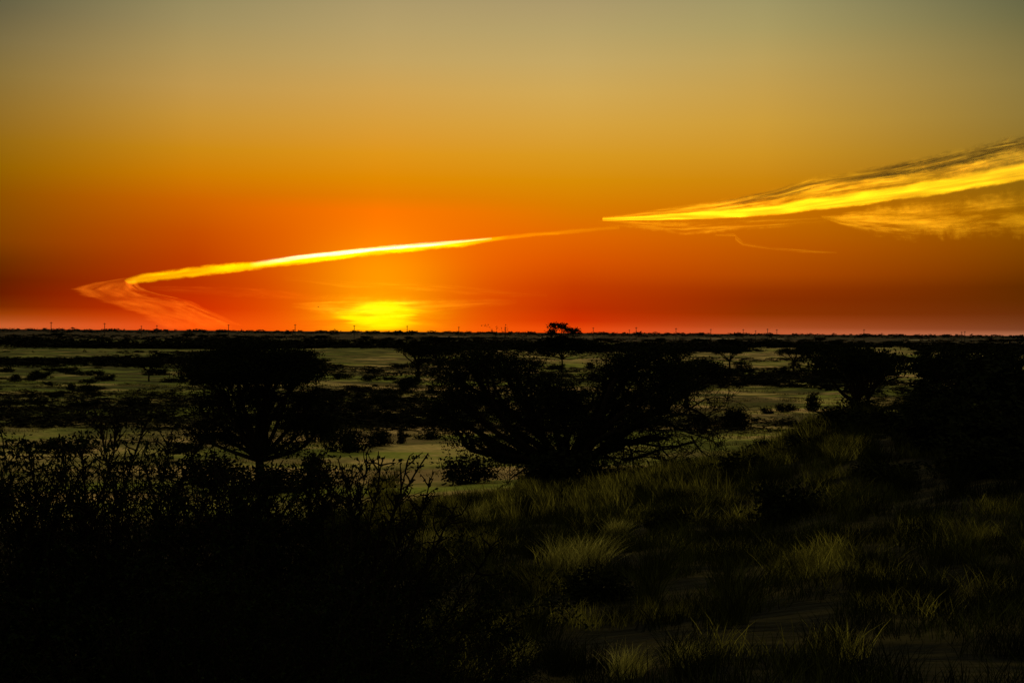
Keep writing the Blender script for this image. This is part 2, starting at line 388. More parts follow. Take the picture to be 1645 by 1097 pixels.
mc_fan = cloud_mat('ice_cloud_thin', (0.60, 0.20, 0.015), soft=0.16, rag=0.45, su=2.0, sv=4.2, streak=0.85)
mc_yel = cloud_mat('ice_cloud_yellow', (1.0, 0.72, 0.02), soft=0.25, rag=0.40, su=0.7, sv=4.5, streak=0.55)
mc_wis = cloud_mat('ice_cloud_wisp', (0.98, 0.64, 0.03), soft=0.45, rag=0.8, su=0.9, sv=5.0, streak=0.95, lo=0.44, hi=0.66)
mc_drk = cloud_mat('ice_cloud_thick_shade', (0.20, 0.15, 0.06), soft=0.40, rag=0.9, su=0.8, sv=5.0, streak=0.9, lo=0.42, hi=0.60, thick=True)  # thick upper cloud; its unlit brown shade is put into the tint

o = empty('contrail', (0, 14000, 900), 'long thin glowing contrail slanting over the sunset, white hot in its middle', 'cloud')
o.location = (0, 0, 0)
tr_st = [(198,449,204,455,.25),(205,443,210,459,.4),(230,437,232,456,.55),(285,429,287,452,.8),(340,422,342,444,.95),(400,418,401,437,1.0),(440,415,441,432,1.1),(480,407,481,427,1.1),(530,402,531,421,1.1),(600,394,601,413,1.1),(650,391,651,408,1.1),(700,387,701,402,1.0),(740,384,741,399,.9),(790,379,790,390,.5),(815,376,815,387,.16),(850,372,850,383,.13),(920,366,920,377,.12),(995,361,995,369,.05)]
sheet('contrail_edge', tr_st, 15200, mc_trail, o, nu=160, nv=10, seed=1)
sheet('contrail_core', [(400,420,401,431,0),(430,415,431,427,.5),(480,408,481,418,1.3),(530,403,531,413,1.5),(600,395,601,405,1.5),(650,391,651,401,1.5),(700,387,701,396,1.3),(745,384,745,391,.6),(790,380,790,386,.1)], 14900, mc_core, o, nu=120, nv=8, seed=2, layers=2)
o = empty('contrail', (0, 0, 0), 'faint pinkish fan of spreading contrail bending down to the horizon on the left', 'cloud')
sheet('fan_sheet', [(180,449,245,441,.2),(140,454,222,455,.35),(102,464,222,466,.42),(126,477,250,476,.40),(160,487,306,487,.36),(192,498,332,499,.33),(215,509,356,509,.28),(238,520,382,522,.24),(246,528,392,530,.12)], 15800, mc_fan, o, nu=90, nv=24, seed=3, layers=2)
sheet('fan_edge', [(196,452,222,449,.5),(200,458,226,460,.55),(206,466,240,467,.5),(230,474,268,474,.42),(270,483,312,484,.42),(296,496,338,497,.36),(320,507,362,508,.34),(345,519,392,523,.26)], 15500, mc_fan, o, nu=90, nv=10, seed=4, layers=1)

o = empty('cirrus_cloud', (0, 0, 0), 'broad bright yellow streak of cloud widening to the right with brown upper edge', 'cloud')
up = [(968,350),(1010,344),(1050,338),(1140,325),(1190,315),(1250,302),(1300,284),(1380,271),(1450,259),(1520,243),(1580,229),(1645,214),(1760,185),(1900,150)]
lo_ = [(968,353),(1010,353),(1050,353),(1140,351),(1190,349),(1250,344),(1300,339),(1380,330),(1450,321),(1520,312),(1580,302),(1645,290),(1760,275),(1900,255)]
den = [.6,.95,1.0,1.0,.95,.9,.85,.8,.75,.7,.65,.6,.5,.3]
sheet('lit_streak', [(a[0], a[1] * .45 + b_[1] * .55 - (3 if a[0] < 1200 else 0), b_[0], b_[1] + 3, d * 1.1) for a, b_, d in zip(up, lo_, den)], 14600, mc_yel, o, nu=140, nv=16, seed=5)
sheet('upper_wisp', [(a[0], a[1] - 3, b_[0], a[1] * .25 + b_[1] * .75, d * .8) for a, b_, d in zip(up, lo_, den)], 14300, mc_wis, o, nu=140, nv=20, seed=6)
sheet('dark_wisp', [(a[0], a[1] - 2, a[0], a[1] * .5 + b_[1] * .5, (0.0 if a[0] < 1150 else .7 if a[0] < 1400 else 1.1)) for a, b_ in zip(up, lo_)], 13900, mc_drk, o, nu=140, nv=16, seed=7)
o = empty('cirrus_cloud', (0, 0, 0), 'feathery pale wisps curling below the broad yellow cloud at the right', 'cloud')
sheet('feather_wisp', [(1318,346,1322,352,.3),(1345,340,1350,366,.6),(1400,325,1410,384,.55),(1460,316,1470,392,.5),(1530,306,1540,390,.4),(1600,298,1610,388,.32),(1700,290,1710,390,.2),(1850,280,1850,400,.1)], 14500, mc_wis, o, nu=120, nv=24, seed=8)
o = empty('cirrus_cloud', (0, 0, 0), 'small thin hooked wisp of cloud below the tip of the yellow cloud', 'cloud')
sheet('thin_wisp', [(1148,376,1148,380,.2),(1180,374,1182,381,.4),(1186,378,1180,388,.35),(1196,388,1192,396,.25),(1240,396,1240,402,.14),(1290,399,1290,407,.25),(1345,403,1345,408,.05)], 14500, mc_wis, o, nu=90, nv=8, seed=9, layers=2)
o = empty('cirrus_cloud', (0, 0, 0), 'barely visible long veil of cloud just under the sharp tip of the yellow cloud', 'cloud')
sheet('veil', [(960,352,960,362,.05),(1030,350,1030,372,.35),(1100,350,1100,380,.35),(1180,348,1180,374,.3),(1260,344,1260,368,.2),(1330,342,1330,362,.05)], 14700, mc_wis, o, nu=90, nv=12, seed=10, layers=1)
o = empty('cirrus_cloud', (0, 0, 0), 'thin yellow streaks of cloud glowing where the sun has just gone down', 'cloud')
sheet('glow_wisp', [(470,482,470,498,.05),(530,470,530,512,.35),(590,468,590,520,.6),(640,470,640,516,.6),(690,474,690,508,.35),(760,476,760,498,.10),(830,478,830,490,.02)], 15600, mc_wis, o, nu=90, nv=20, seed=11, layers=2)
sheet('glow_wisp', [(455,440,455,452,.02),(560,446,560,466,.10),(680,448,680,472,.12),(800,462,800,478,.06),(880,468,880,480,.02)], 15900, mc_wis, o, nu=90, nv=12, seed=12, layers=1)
o = empty('cirrus_cloud', (0, 0, 0), 'dim flat streak of cloud inside the bend of the contrail', 'cloud')
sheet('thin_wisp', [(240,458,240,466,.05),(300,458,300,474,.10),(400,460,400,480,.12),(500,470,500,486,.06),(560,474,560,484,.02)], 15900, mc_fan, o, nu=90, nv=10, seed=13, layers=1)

# ------------------------------------------------------------------ plants
def lobe_tree(base, lobes, rng, trunk_r=0.16, fork=0.28, nsub=6, ntwig=6, leafs=55, leaf=0.05, droop=0.0, clump=0.34, wood_sides=6, stems=1):
    """trunk + limbs reaching into given crown lobes (centre xyz, rx, ry, rz), leaf clumps at the twig tips; in local coords"""
    tr, cr = MB(), MB()
    base = np.zeros(3); L = np.array([l[:3] for l in lobes], float)
    cen = L.mean(0); fork_p = np.array([cen[0] * 0.25, cen[1] * 0.25, L[:, 2].min() * fork + 0.2])
    if stems == 1:
        pts = curve(base + [0, 0, -0.3], fork_p, rng, 0.05, 7); tube(tr, pts, np.linspace(trunk_r * 1.35, trunk_r * 0.9, 7) , wood_sides + 2)
    P = []
    for li, l in enumerate(lobes):
        c_ = np.array(l[:3], float); rad = np.array(l[3:6], float)
        start = fork_p if stems == 1 else base + rng.normal(size=3) * [0.15, 0.15, 0] + [0, 0, -0.1]
        low = c_ - [0, 0, rad[2] * 0.55]
        pts = curve(start, low, rng, 0.10, 8, 0.02); r0 = trunk_r * (0.62 if stems == 1 else 0.75)
        tube(tr, pts, np.linspace(r0, r0 * 0.42, 8), wood_sides)
        for s_ in range(nsub):
            d = rng.normal(size=3); d /= np.linalg.norm(d); d[2] = d[2] * 0.8 + 0.25
            q = c_ + d * rad * 0.55
            k0 = pts[rng.integers(5, 8)]
            p2 = curve(k0, q, rng, 0.14, 5); tube(tr, p2, np.linspace(r0 * 0.38, r0 * 0.16, 5), 4)
            for w_ in range(ntwig):
                d2 = d * 0.7 + rng.normal(size=3) * 0.75; d2 /= np.linalg.norm(d2)
                q2 = c_ + d2 * rad * rng.uniform(0.65, 1.02)
                if rng.random() < droop: q2[2] -= rng.uniform(0.2, 0.7) * rad[2]
                p3 = curve(p2[rng.integers(2, 5)], q2, rng, 0.16, 4); tube(tr, p3, np.linspace(r0 * 0.13, 0.006, 4), 3)
                for m_ in range(2):
                    ctr = p3[-1 - m_]
                    n_ = int(leafs * (l[6] if len(l) > 6 else 1.0) * rng.uniform(0.5, 1.3) / (1 + m_))
                    P.append(ctr + rng.normal(size=(n_, 3)) * [clump, clump, clump * 0.45])
                    if rng.random() < droop:
                        P.append(ctr + rng.normal(size=(n_ // 3, 3)) * [0.08, 0.08, 0.0] - np.c_[np.zeros((n_ // 3, 2)), rng.uniform(0, 0.6, n_ // 3)])
    leaves(cr, np.concatenate(P), leaf, rng, 0.5, 0.2)
    return tr, cr

def wild_branch(mb, lf, p, d, L, r, depth, rng, curl=0.5, leafn=0, lsize=0.03, kids=5, down=0.0, rmin=0.003):
    """a crooked branch with side branches"""
    n = 7; pts = [np.array(p, float)]; d = np.array(d, float); d /= np.linalg.norm(d)
    for i in range(n):
        d = d + rng.normal(size=3) * curl * 0.28; d[2] -= down * 0.1; d /= np.linalg.norm(d)
        pts.append(pts[-1] + d * L / n)
    rad = np.linspace(r, max(rmin, r * 0.35), n + 1); tube(mb, pts, rad, 5 if r > 0.02 else 3)
    if leafn:
        k = int(leafn); idx = rng.uniform(1, n, k); a = np.array(pts); i0 = idx.astype(int)
        f = (idx - i0)[:, None]; i1 = np.minimum(i0 + 1, n)
        lf.append(a[i0] * (1 - f) + a[i1] * f + rng.normal(size=(k, 3)) * 0.03)
    if depth > 0:
        for k in range(kids):
            i = rng.integers(1, n + 1); t_ = pts[i] - pts[i - 1]; t_ /= np.linalg.norm(t_)
            nd = t_ * 0.75 + rng.normal(size=3) * 0.62; nd[2] += 0.1 - down
            wild_branch(mb, lf, pts[i], nd, L * rng.uniform(0.3, 0.6), rad[i] * 0.55, depth - 1, rng, curl, leafn, lsize, kids, down, rmin)

def w2l(px, py, Y, base): 
    p = at(px, py, Y); return (p.x - base.x, p.y - base.y, p.z - base.z)
def make_hero(name, px, Y, blobs, label, rng, **kw):
    base = ground(px, Y); k = Y / FP; lobes = []
    for bl in blobs:
        bx, by, rx, rz, dy = bl[:5]; c_ = w2l(bx, by, Y + dy, base); lobes.append((*c_, rx * k, rx * k * 0.9, rz * k, bl[5] if len(bl) > 5 else 1.0))
    tr, cr = lobe_tree(base, lobes, rng, **kw)
    o = empty(name, base, label, 'tree'); return o, tr, cr, base, k

# left umbrella thorn tree
rng = np.random.default_rng(11)
blobs = [(322,600,34,12,0),(352,584,42,16,.8),(385,570,46,18,-.8),(425,566,50,17,.6),(465,578,42,16,0),(492,598,30,14,.5),(380,594,52,16,-1.2),(440,592,52,16,.9),(345,604,40,11,1.0),(410,604,60,10,.2),(470,606,40,10,-.4),
         (322,650,30,18,.9,.28),(362,640,34,22,-1,.3),(500,640,24,20,0,.35),(508,680,26,18,.8,.5),(318,695,26,16,-.6,.3),(440,640,34,20,1.4,.25),(350,690,28,14,.5,.25),(480,688,26,14,-.5,.3),(400,630,34,18,.5,.4),(420,665,60,22,.2,.45),(380,705,40,18,.8,.5),(460,715,40,18,-.8,.5)]
o, tr, cr, base, k = make_hero('umbrella_thorn_tree', 420, 55, blobs, 'dark flat topped thorn tree at left, crown just under the horizon', rng, trunk_r=0.17, fork=0.5, nsub=6, ntwig=7, leafs=64, leaf=0.05, clump=0.27)
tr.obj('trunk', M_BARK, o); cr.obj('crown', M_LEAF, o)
# big tree in the middle
rng = np.random.default_rng(23)
blobs = [(725,600,34,22,1,.8),(752,580,44,18,-.5),(792,572,44,20,.5),(830,590,42,26,-.4),(735,635,36,26,-.8,.7),(790,635,56,34,.6),(845,650,56,34,-.6),(900,645,50,30,1.2),(905,690,56,30,-.4),(845,700,50,24,1,.8),(870,620,50,16,0,.8),(935,640,46,24,0),
         (985,590,36,26,.6),(1010,570,38,18,-.5),(1050,566,44,17,.4),(1080,590,32,26,-.6),(1030,615,54,30,0),(1075,640,34,26,-1,.8),(985,650,44,32,.9),(1095,625,24,18,.6,.6),(955,700,40,18,1.6,.7),(742,690,34,22,.3,.5),(775,712,34,16,-.9,.5),(1035,675,36,14,-1.6,.5),(705,655,20,16,.4,.5),(870,730,44,14,.3,.6),(935,735,44,14,.9,.6),(1000,712,40,14,-.6,.35),(805,735,34,12,-.4,.3),(1060,700,34,12,.6,.2)]
o, tr, cr, base, k = make_hero('camel_thorn_tree', 915, 47, blobs, 'large spreading dark thorn tree in the middle with bare crooked branches low on its right', rng, trunk_r=0.24, fork=0.35, nsub=6, ntwig=6, leafs=44, leaf=0.042, clump=0.27, droop=0.4)
lf = []
for (x0, y0, x1, y1, r) in ((915,742,1010,738,.085),(1000,738,1110,748,.06),(930,700,1120,690,.07),(960,690,1060,650,.05),(1060,672,1150,700,.045),(1040,740,1075,785,.035),(1100,690,1165,650,.03),(1010,735,1040,700,.03),(1090,745,1160,735,.03),(905,750,1000,720,.05),(880,740,800,725,.05)):
    a = np.array(w2l(x0, y0, 47, base)); e_ = np.array(w2l(x1, y1, 47 + rng.uniform(-.8, .8), base)); L = np.linalg.norm(e_ - a)
    wild_branch(tr, lf, a, e_ - a, L * 1.05, r, 3, rng, 0.75, 2, kids=5, down=0.12, rmin=.011)
for (x0, y0, x1, y1, r) in ((985,690,1060,745,.05),(1030,675,1110,730,.05),(1070,670,1150,725,.045),(1000,700,1010,760,.035),(1095,650,1175,690,.035),(1050,735,1150,765,.04),(960,720,1030,770,.04),(1110,700,1165,770,.035),(1020,745,1110,800,.035)):
    a = np.array(w2l(x0, y0, 46.6, base)); e_ = np.array(w2l(x1, y1, 46.6 + rng.uniform(-.8, .8), base)); L = np.linalg.norm(e_ - a)
    wild_branch(tr, lf, a, e_ - a, L * 1.1, r, 2, rng, .8, 1, kids=6, down=0.1, rmin=.011)
for (x0, y0) in ((800,560),(812,560),(835,565)):
    a = np.array(w2l(x0, y0, 46.6, base)); wild_branch(tr, lf, a, (rng.uniform(-.3, .3), 0, 1), 0.75, 0.012, 1, rng, 0.5, 7, kids=4)
leaves(cr, np.concatenate(lf), 0.03, rng)
for x in range(720, 880, 9):
    a = np.array(w2l(x, rng.uniform(700, 735), 47 + rng.uniform(-1, 1), base)); l2 = []
    wild_branch(tr, l2, a, (rng.uniform(-.4, .4), 0, -1), rng.uniform(.35, .8), 0.010, 1, rng, 0.4, 8, kids=3, down=.3); leaves(cr, np.concatenate(l2), 0.03, rng)
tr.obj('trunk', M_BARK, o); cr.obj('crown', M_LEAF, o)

# generic umbrella trees for the plain: three builds, copied
def proto_tree(seed, h, w, flat):
    rng = np.random.default_rng(seed); lobes = []
    for i in range(9):
        a = rng.uniform(0, 6.28); r = w * 0.36 * math.sqrt(rng.random()) * 1.15
        lobes.append((math.cos(a) * r, math.sin(a) * r, h * (0.80 - 0.18 * (r / w) + rng.uniform(-.08, .05) * (1 - flat)), w * 0.2, w * 0.2, h * 0.13))
    return lobe_tree(None, lobes, rng, trunk_r=0.045 * h ** 1.0 * 0.9, fork=0.45, nsub=5, ntwig=4, leafs=26, leaf=0.11, clump=0.32, wood_sides=5)
protos = []
for sd, h, w, fl in ((31, 5.0, 8.0, .8), (32, 6.0, 7.0, .3), (33, 4.2, 6.5, .6), (34, 3.2, 3.6, .1)):
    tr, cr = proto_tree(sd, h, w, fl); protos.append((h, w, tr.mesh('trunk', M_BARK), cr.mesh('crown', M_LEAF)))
def tree(i, px, Y, top, label, group=None, rz=0.0, wide=1.0, name='thorn_tree'):
    h, w, mt, mc = protos[i]; g_ = ground(px, Y); ztop = at(px, top, Y).z; s = max(0.35, (ztop - g_.z) / (h * 0.98))
    o = empty(name, g_, label, 'tree', group, rz, (s * wide, s * wide, s))
    for nm, me in (('trunk', mt), ('crown', mc)):
        c_ = bpy.data.objects.new(nm, me); COL.objects.link(c_); c_.parent = o
    return o
# its open top breaks the horizon
rng = np.random.default_rng(77); base = ground(903, 236); kk = 236 / FP
lob = [(*w2l(bx, by, 236 + dy, base), rx * kk, rx * kk * .8, rz * kk, .35 if by < 540 else 1.0) for bx, by, rx, rz, dy in ((890,524,9,5,0),(902,523,9,5,1),(912,530,8,4,-1),(922,531,7,3,0),(886,534,7,4,0),(878,548,16,7,1),(925,550,18,7,-1),(902,546,16,7,0),(945,556,22,9,1),(865,558,22,9,0),(845,560,18,8,0),(965,560,18,8,1),(905,552,30,9,1),(885,566,22,7,-1),(890,556,18,8,2),(925,562,18,8,-1))]
tr, cr = lobe_tree(None, lob, rng, trunk_r=0.13, fork=.6, nsub=5, ntwig=5, leafs=34, leaf=0.16, clump=0.30)
o = empty('camel_thorn_tree', base, 'tallest tree on the plain, its ragged top rising above the horizon right of the sunset', 'tree')
tr.obj('trunk', M_BARK, o); cr.obj('crown', M_LEAF, o)

tree(0, 1376, 88, 543, 'wide dark thorn tree right of the pale strip, many stems fanning from its base', rz=1.0, wide=.62)
tree(1, 1395, 96, 552, 'narrower thorn tree overlapping the wide one right of the pale strip', rz=2.0, wide=.6)
tree(1, 1562, 84, 545, 'dense dark thorn tree standing behind the right hand slope', rz=3.0, wide=.95)
tree(2, 1530, 92, 560, 'small thorn tree on the left side of the dense one behind the right slope', rz=.3, wide=.8)
tree(0, 1173, 250, 553, 'thorn tree with thin straight trunk on the pale field right of the middle tree', rz=.7, wide=.9)
tree(2, 1105, 120, 572, 'low thorn tree peeping out behind the right side of the middle tree', rz=.9)
tree(0, 1312, 215, 548, 'broad thorn tree with a curved trunk on the pale field before the dark belt', rz=1.9, wide=.9)
tree(0, 1275, 250, 556, 'flat thorn tree left of the broad curved one before the dark belt', rz=2.9, wide=.9)
tree(1, 672, 190, 550, 'thorn tree at the right end of the pale brown field under the sunset', rz=1.1)
tree(0, 706, 230, 552, 'thorn tree with forked trunk standing just left of the middle tree', rz=2.3)
tree(2, 262, 290, 566, 'small lone thorn tree with bare trunk on the pale field at left', rz=0)
tree(2, 240, 175, 576, 'round thorn tree just left of the flat topped tree', rz=2.2, wide=.8)
tree(0, 1483, 330, 562, 'distant flat thorn tree above the small pale field at right', rz=.6)
tree(1, 1090, 250, 556, 'thorn tree filling the gap behind the crown of the middle tree', rz=.2)
tree(2, 1215, 105, 600, 'small bushy tree among the dark scrub beyond the grassy slope', rz=.2, wide=.6) if False else None
brng = random.Random(4)
def place_(px):
    for lim, w_ in ((150, 'near the left edge'), (290, 'left of the near flat topped tree'), (520, 'above the near flat topped tree'), (690, 'under the sunset'), (880, 'above the left side of the middle tree'),
                    (1120, 'above the right side of the middle tree'), (1320, 'right of the middle tree'), (1480, 'above the fan stemmed tree')):
        if px < lim: return w_
    return 'near the right edge'
for i in range(64):
    px = brng.uniform(-40, 1690); Y = brng.uniform(470, 900)
    tree(brng.choice((0, 0, 1, 2)), px, Y, 533 + (px - 822) * .0067 + brng.uniform(6, 16) * (650 / Y) , ('rear' if Y > 680 else 'front') + ' flat topped tree of the dark belt, ' + place_(px), 'trees of the belt across the plain', brng.uniform(0, 6), 1.15)

# shrubs
def proto_shrub(seed, w, h, n=900, leaf=0.05):
    rng = np.random.default_rng(seed); br, fo = MB(), MB()
    P = []
    for s_ in range(26):
        a = rng.uniform(0, 6.28); e_ = rng.uniform(.15, 1.35); d = np.array([math.cos(a) * math.cos(e_) * w / 2, math.sin(a) * math.cos(e_) * w / 2, math.sin(e_) * h]) * rng.uniform(.75, 1.1)
        pts = curve([0, 0, -.05], d, rng, .12, 5, .05); tube(br, pts, np.linspace(.022, .005, 5), 3)
        k = n // 26; f = rng.uniform(.25, 1.02, k) ** .7; i0 = np.minimum((f * 4).astype(int), 3); ff = (f * 4 - i0)[:, None]
        P.append(pts[i0] * (1 - ff) + pts[np.minimum(i0 + 1, 4)] * ff + rng.normal(size=(k, 3)) * .10 * (w / 2))
    P = np.concatenate(P); P[:, 2] = np.abs(P[:, 2]); leaves(fo, P, leaf, rng, .5)
    return br.mesh('branches', M_BARK), fo.mesh('foliage', M_SHRUB)
shr = [proto_shrub(41, 2.0, 1.1, 1600, .07), proto_shrub(42, 2.4, .9, 1600, .07), proto_shrub(43, 1.6, 1.4, 1500, .07), proto_shrub(44, 1.3, .6, 900, .05)]
def shrub(i, loc, s, rz, label, group=None, parts=True, name='shrub'):
    if parts:
        o = empty(name, loc, label, 'shrub', group, rz, s)
        for nm, me in zip(('branches', 'foliage'), shr[i]):
            c_ = bpy.data.objects.new(nm, me); COL.objects.link(c_); c_.parent = o
    else:
        o = bpy.data.objects.new(name, shr[i][1]); COL.objects.link(o); o.location = loc; o.rotation_euler = (0, 0, rz)
        o.scale = (s, s, s) if not hasattr(s, '__len__') else s
        tag(o, label, 'shrub', group)
    return o
def shrub_px(i, px, py, wpx, hpx, Y, label, rz=0.0):
    g_ = ground(px, Y); dims = [(2.0, 1.1), (2.4, .9), (1.6, 1.4), (1.3, .6)][i]; k = Y / FP
    return shrub(i, g_, (wpx * k / dims[0], wpx * k / dims[0], hpx * k / dims[1]), rz, label)
shrub_px(0, 915, 800, 175, 66, 44.5, 'wide black shrub crouching under the trunk of the middle tree')
shrub_px(2, 870, 800, 90, 60, 44, 'black shrub at the left side of the wide one under the middle tree', 1)
shrub_px(0, 752, 790, 105, 46, 55, 'spiky dark shrub on the pale clearing left of the middle tree')
shrub_px(1, 558, 725, 95, 40, 76, 'dark rounded shrub at the left edge of the pale clearing')
shrub_px(1, 520, 700, 70, 46, 82, 'dark shrub half behind the flat topped tree by the pale clearing')
shrub_px(0, 610, 715, 50, 20, 80, 'low dark shrub at the top edge of the pale clearing')
shrub_px(2, 645, 708, 26, 24, 82, 'small upright shrub at the top edge of the pale clearing')
shrub_px(1, 430, 788, 190, 40, 52, 'low dark scrub round the foot of the flat topped tree')
shrub_px(0, 345, 770, 120, 50, 56, 'dark shrub left of the trunk of the flat topped tree')
shrub_px(2, 505, 765, 70, 50, 57, 'dark upright shrub right of the trunk of the flat topped tree')
shrub_px(1, 690, 705, 60, 14, 86, 'long low shrub touching the left side of the middle tree')
shrub_px(1, 1183, 690, 58, 34, 96, 'round dark shrub in front of the pale strip, nearest the middle tree')
shrub_px(0, 1182, 668, 50, 24, 105, 'dark shrub behind the round one on the pale strip')
shrub_px(0, 1262, 662, 46, 14, 116, 'flat shrub in the row on the pale strip')
shrub_px(3, 1232, 664, 30, 12, 114, 'small shrub at the left end of the row on the pale strip')
shrub_px(2, 1306, 658, 42, 30, 118, 'tallest shrub of the row at the right end of the pale strip')
shrub_px(3, 1195, 590, 44, 16, 240, 'rounded shrub by the thin trunked tree on the pale field')
# right hand slope
for (i, px, Y, wp, hp, lb) in ((0, 1600, 38, 190, 60, 'black bushy shrub on the crest at the right edge of the photo'), (1, 1520, 36, 170, 46, 'wide dark shrub on the upper slope at right'), (0, 1640, 30, 220, 80, 'black shrub lower on the slope at the right edge'),
                              (1, 1560, 28, 180, 50, 'dark shrub in the middle of the right slope'), (2, 1470, 32, 90, 40, 'small dark shrub on the slope under the dense tree'), (0, 1390, 34, 110, 26, 'low dark shrub among the grass on the slope crest'),
                              (1, 1300, 32, 120, 24, 'dark low shrub in the tall grass of the slope'), (0, 1195, 30, 110, 44, 'dark shrub right of the bare branches, in grass'), (1, 1260, 21, 150, 60, 'black shrub in the grass low on the slope'), (0, 960, 15, 150, 50, 'dark low shrub on the bare sand near the lower edge'),(1,1600,22,260,60,'black spreading shrub low on the slope at the right edge')):
    shrub_px(i, px, 0, wp, hp, Y, lb, i * 1.3)

hr = random.Random(17)
for k in range(16):
    px_, Y_ = hr.uniform(1040, 1650), hr.uniform(15, 40)
    g_ = ground(px_, Y_); s_ = hr.uniform(.3, .7) * (1.4 if px_ > 1400 else 1.0)
    shrub(hr.choice((0, 1, 3)), g_, (s_ * 1.3, s_ * 1.3, s_ * .8), hr.uniform(0, 6), ('small' if s_ < .6 else 'larger') + ' dark shrub in the grass of the near slope, ' + ('lower' if Y_ < 24 else 'upper') + (' right part' if px_ > 1400 else ' middle part'), 'shrubs among the grass of the near slope')
# scatter over the plain; pale clearings stay open
CLEAR = [(690,740,150,38),(590,575,85,15),(1230,648,165,26),(1370,665,60,22),(1465,606,55,10),(1210,570,100,6),(200,568,90,5),(1540,572,90,7),(930,585,60,8)]
def in_clear(px, py, f=1.0): return any(((px - a) / (c_ * f)) ** 2 + ((py - b_) / (d * f)) ** 2 < 1 for a, b_, c_, d in CLEAR)
srng = random.Random(9); cand = []
zones = [(74, 110, 46), (110, 175, 105), (175, 300, 135)]
for z0, z1, n in zones:
    c0 = 0; tries = 0
    while c0 < n and tries < 6000:
        tries += 1
        Y = z0 * (z1 / z0) ** srng.random(); px = srng.uniform(-20, 1670)
        g_ = ground(px, Y); p = project(g_)
        if in_clear(*p): continue
        if mnoise.noise(Vector((g_.x * .05, g_.y * .05, 1))) < -0.12: continue
        if px > 1120 and g_.z > 0.8: continue
        cand.append((Y, g_, px)); c0 += 1
def place(px):
    for lim, w_ in ((150, 'near the left edge'), (290, 'left of the flat topped tree'), (520, 'behind the flat topped tree'), (690, 'between the two big trees'), (880, 'behind the middle tree, left part'),
                    (1120, 'behind the middle tree, right part'), (1320, 'right of the middle tree'), (1480, 'by the fan stemmed tree at right')):
        if px < lim: return w_
    return 'near the right edge'
for Y, g_, px in cand:
    i = srng.choice((0, 0, 1, 1, 2, 3)); s = srng.uniform(.45, .95) if Y < 110 else srng.uniform(.5, 1.15) if Y < 175 else srng.uniform(.7, 1.6)
    wide = 'small' if s < .7 else 'middling' if s < 1.0 else 'broad'
    shape = ('rounded', 'flat', 'upright', 'tiny low')[i]
    where = place(px)
    lab = f'{wide} {shape} shrub ' + ('on the near plain, ' if Y < 110 else 'in the green mid plain, ' if Y < 175 else 'on the far pale fields, ') + where
    if wide == 'middling': wide = 'medium'
    grp = 'shrubs on the near edge of the plain' if Y < 110 else 'shrubs over the middle of the plain' if Y < 175 else 'shrubs on the far pale fields'
    shrub(i, g_, (s * 1.35, s * 1.35, s * .62), srng.uniform(0, 6.3), lab, grp, parts=False)

# far scrub that reads as one mass
def scrub(name, label, n, Y0, Y1, w0, w1, h0, h1, seed, tri=44, dens_noise=0.0, px0=-60, px1=1710, avoid=True, power=1.0):
    rng = np.random.default_rng(seed); V = []; cnt = 0; k = 0
    while cnt < n and k < n * 6:
        k += 1
        Y = Y0 * (Y1 / Y0) ** (rng.random() ** power); px = rng.uniform(px0, px1); p = at(px, 533, Y)
        if dens_noise and mnoise.noise(Vector((p.x * .012, Y * .012, 2))) < dens_noise * rng.uniform(-1, 1): continue
        z = terrain(p.x, Y)
        if avoid and (z > .8 or in_clear(*project((p.x, Y, z)))): continue
        w = rng.uniform(w0, w1); h = rng.uniform(h0, h1); m = tri
        d = rng.normal(size=(m, 3)); d /= np.linalg.norm(d, axis=1, keepdims=True); d *= rng.uniform(.55, 1, (m, 1)); d[:, 2] = np.abs(d[:, 2])
        c_ = d * [w / 2, w / 2, h] + [p.x, Y, z]
        V.append((c_[:, None] + rng.normal(size=(m, 3, 3)) * [w * .13, w * .13, h * .13]).reshape(-1, 3)); cnt += 1
    mb_ = MB(); v = np.concatenate(V); mb_.add(v, None, np.arange(len(v)).reshape(-1, 3)); o = mb_.obj(name, M_FAR)
    return tag(o, label, 'vegetation', kind='stuff')
scrub('low_scrub', 'low dark scrub and tussocks sprinkled over the plain', 7500, 92, 480, .4, 2.2, .12, .40, 51, 26, .30)
scrub('low_scrub', 'dense dark scrub between the green streaks on the left part of the plain', 1000, 190, 480, 1.0, 4.0, .25, .9, 57, 34, .30, px0=-60, px1=500, avoid=False)
scrub('low_scrub', 'dark tangled scrub in a band across the right part of the plain', 420, 145, 235, .8, 3.0, .25, .8, 58, 34, .15, px0=1060, px1=1700)
scrub('low_scrub', 'dark scrub in broken rows between the two big trees', 200, 95, 210, .6, 2.6, .2, .7, 59, 34, .15, px0=470, px1=760)
scrub('low_scrub', 'small dark tussocks and scrub dotting the far pale fields', 5600, 180, 500, .5, 3.2, .15, .60, 60, 24, .30)
scrub('bushland', 'dark belt of bushes crossing the whole plain', 1700, 480, 760, 3, 8, 1.2, 2.9, 52, 50, .15, avoid=False)
scrub('bushland', 'broken scrub with pale ground between it, beyond the tree belt', 700, 760, 1500, 4, 12, .7, 1.9, 55, 50, .35, avoid=False)
scrub('far_bushland', 'thin line of far bushland along the horizon', 700, 1900, 5200, 6, 22, 1.2, 3.9, 53, 40, .1, avoid=False, power=.6)
scrub('far_treeline', 'tiny tree tops roughening the horizon line', 210, 3400, 7000, 12, 40, 6.6, 9.5, 54, 60, .0, avoid=False)

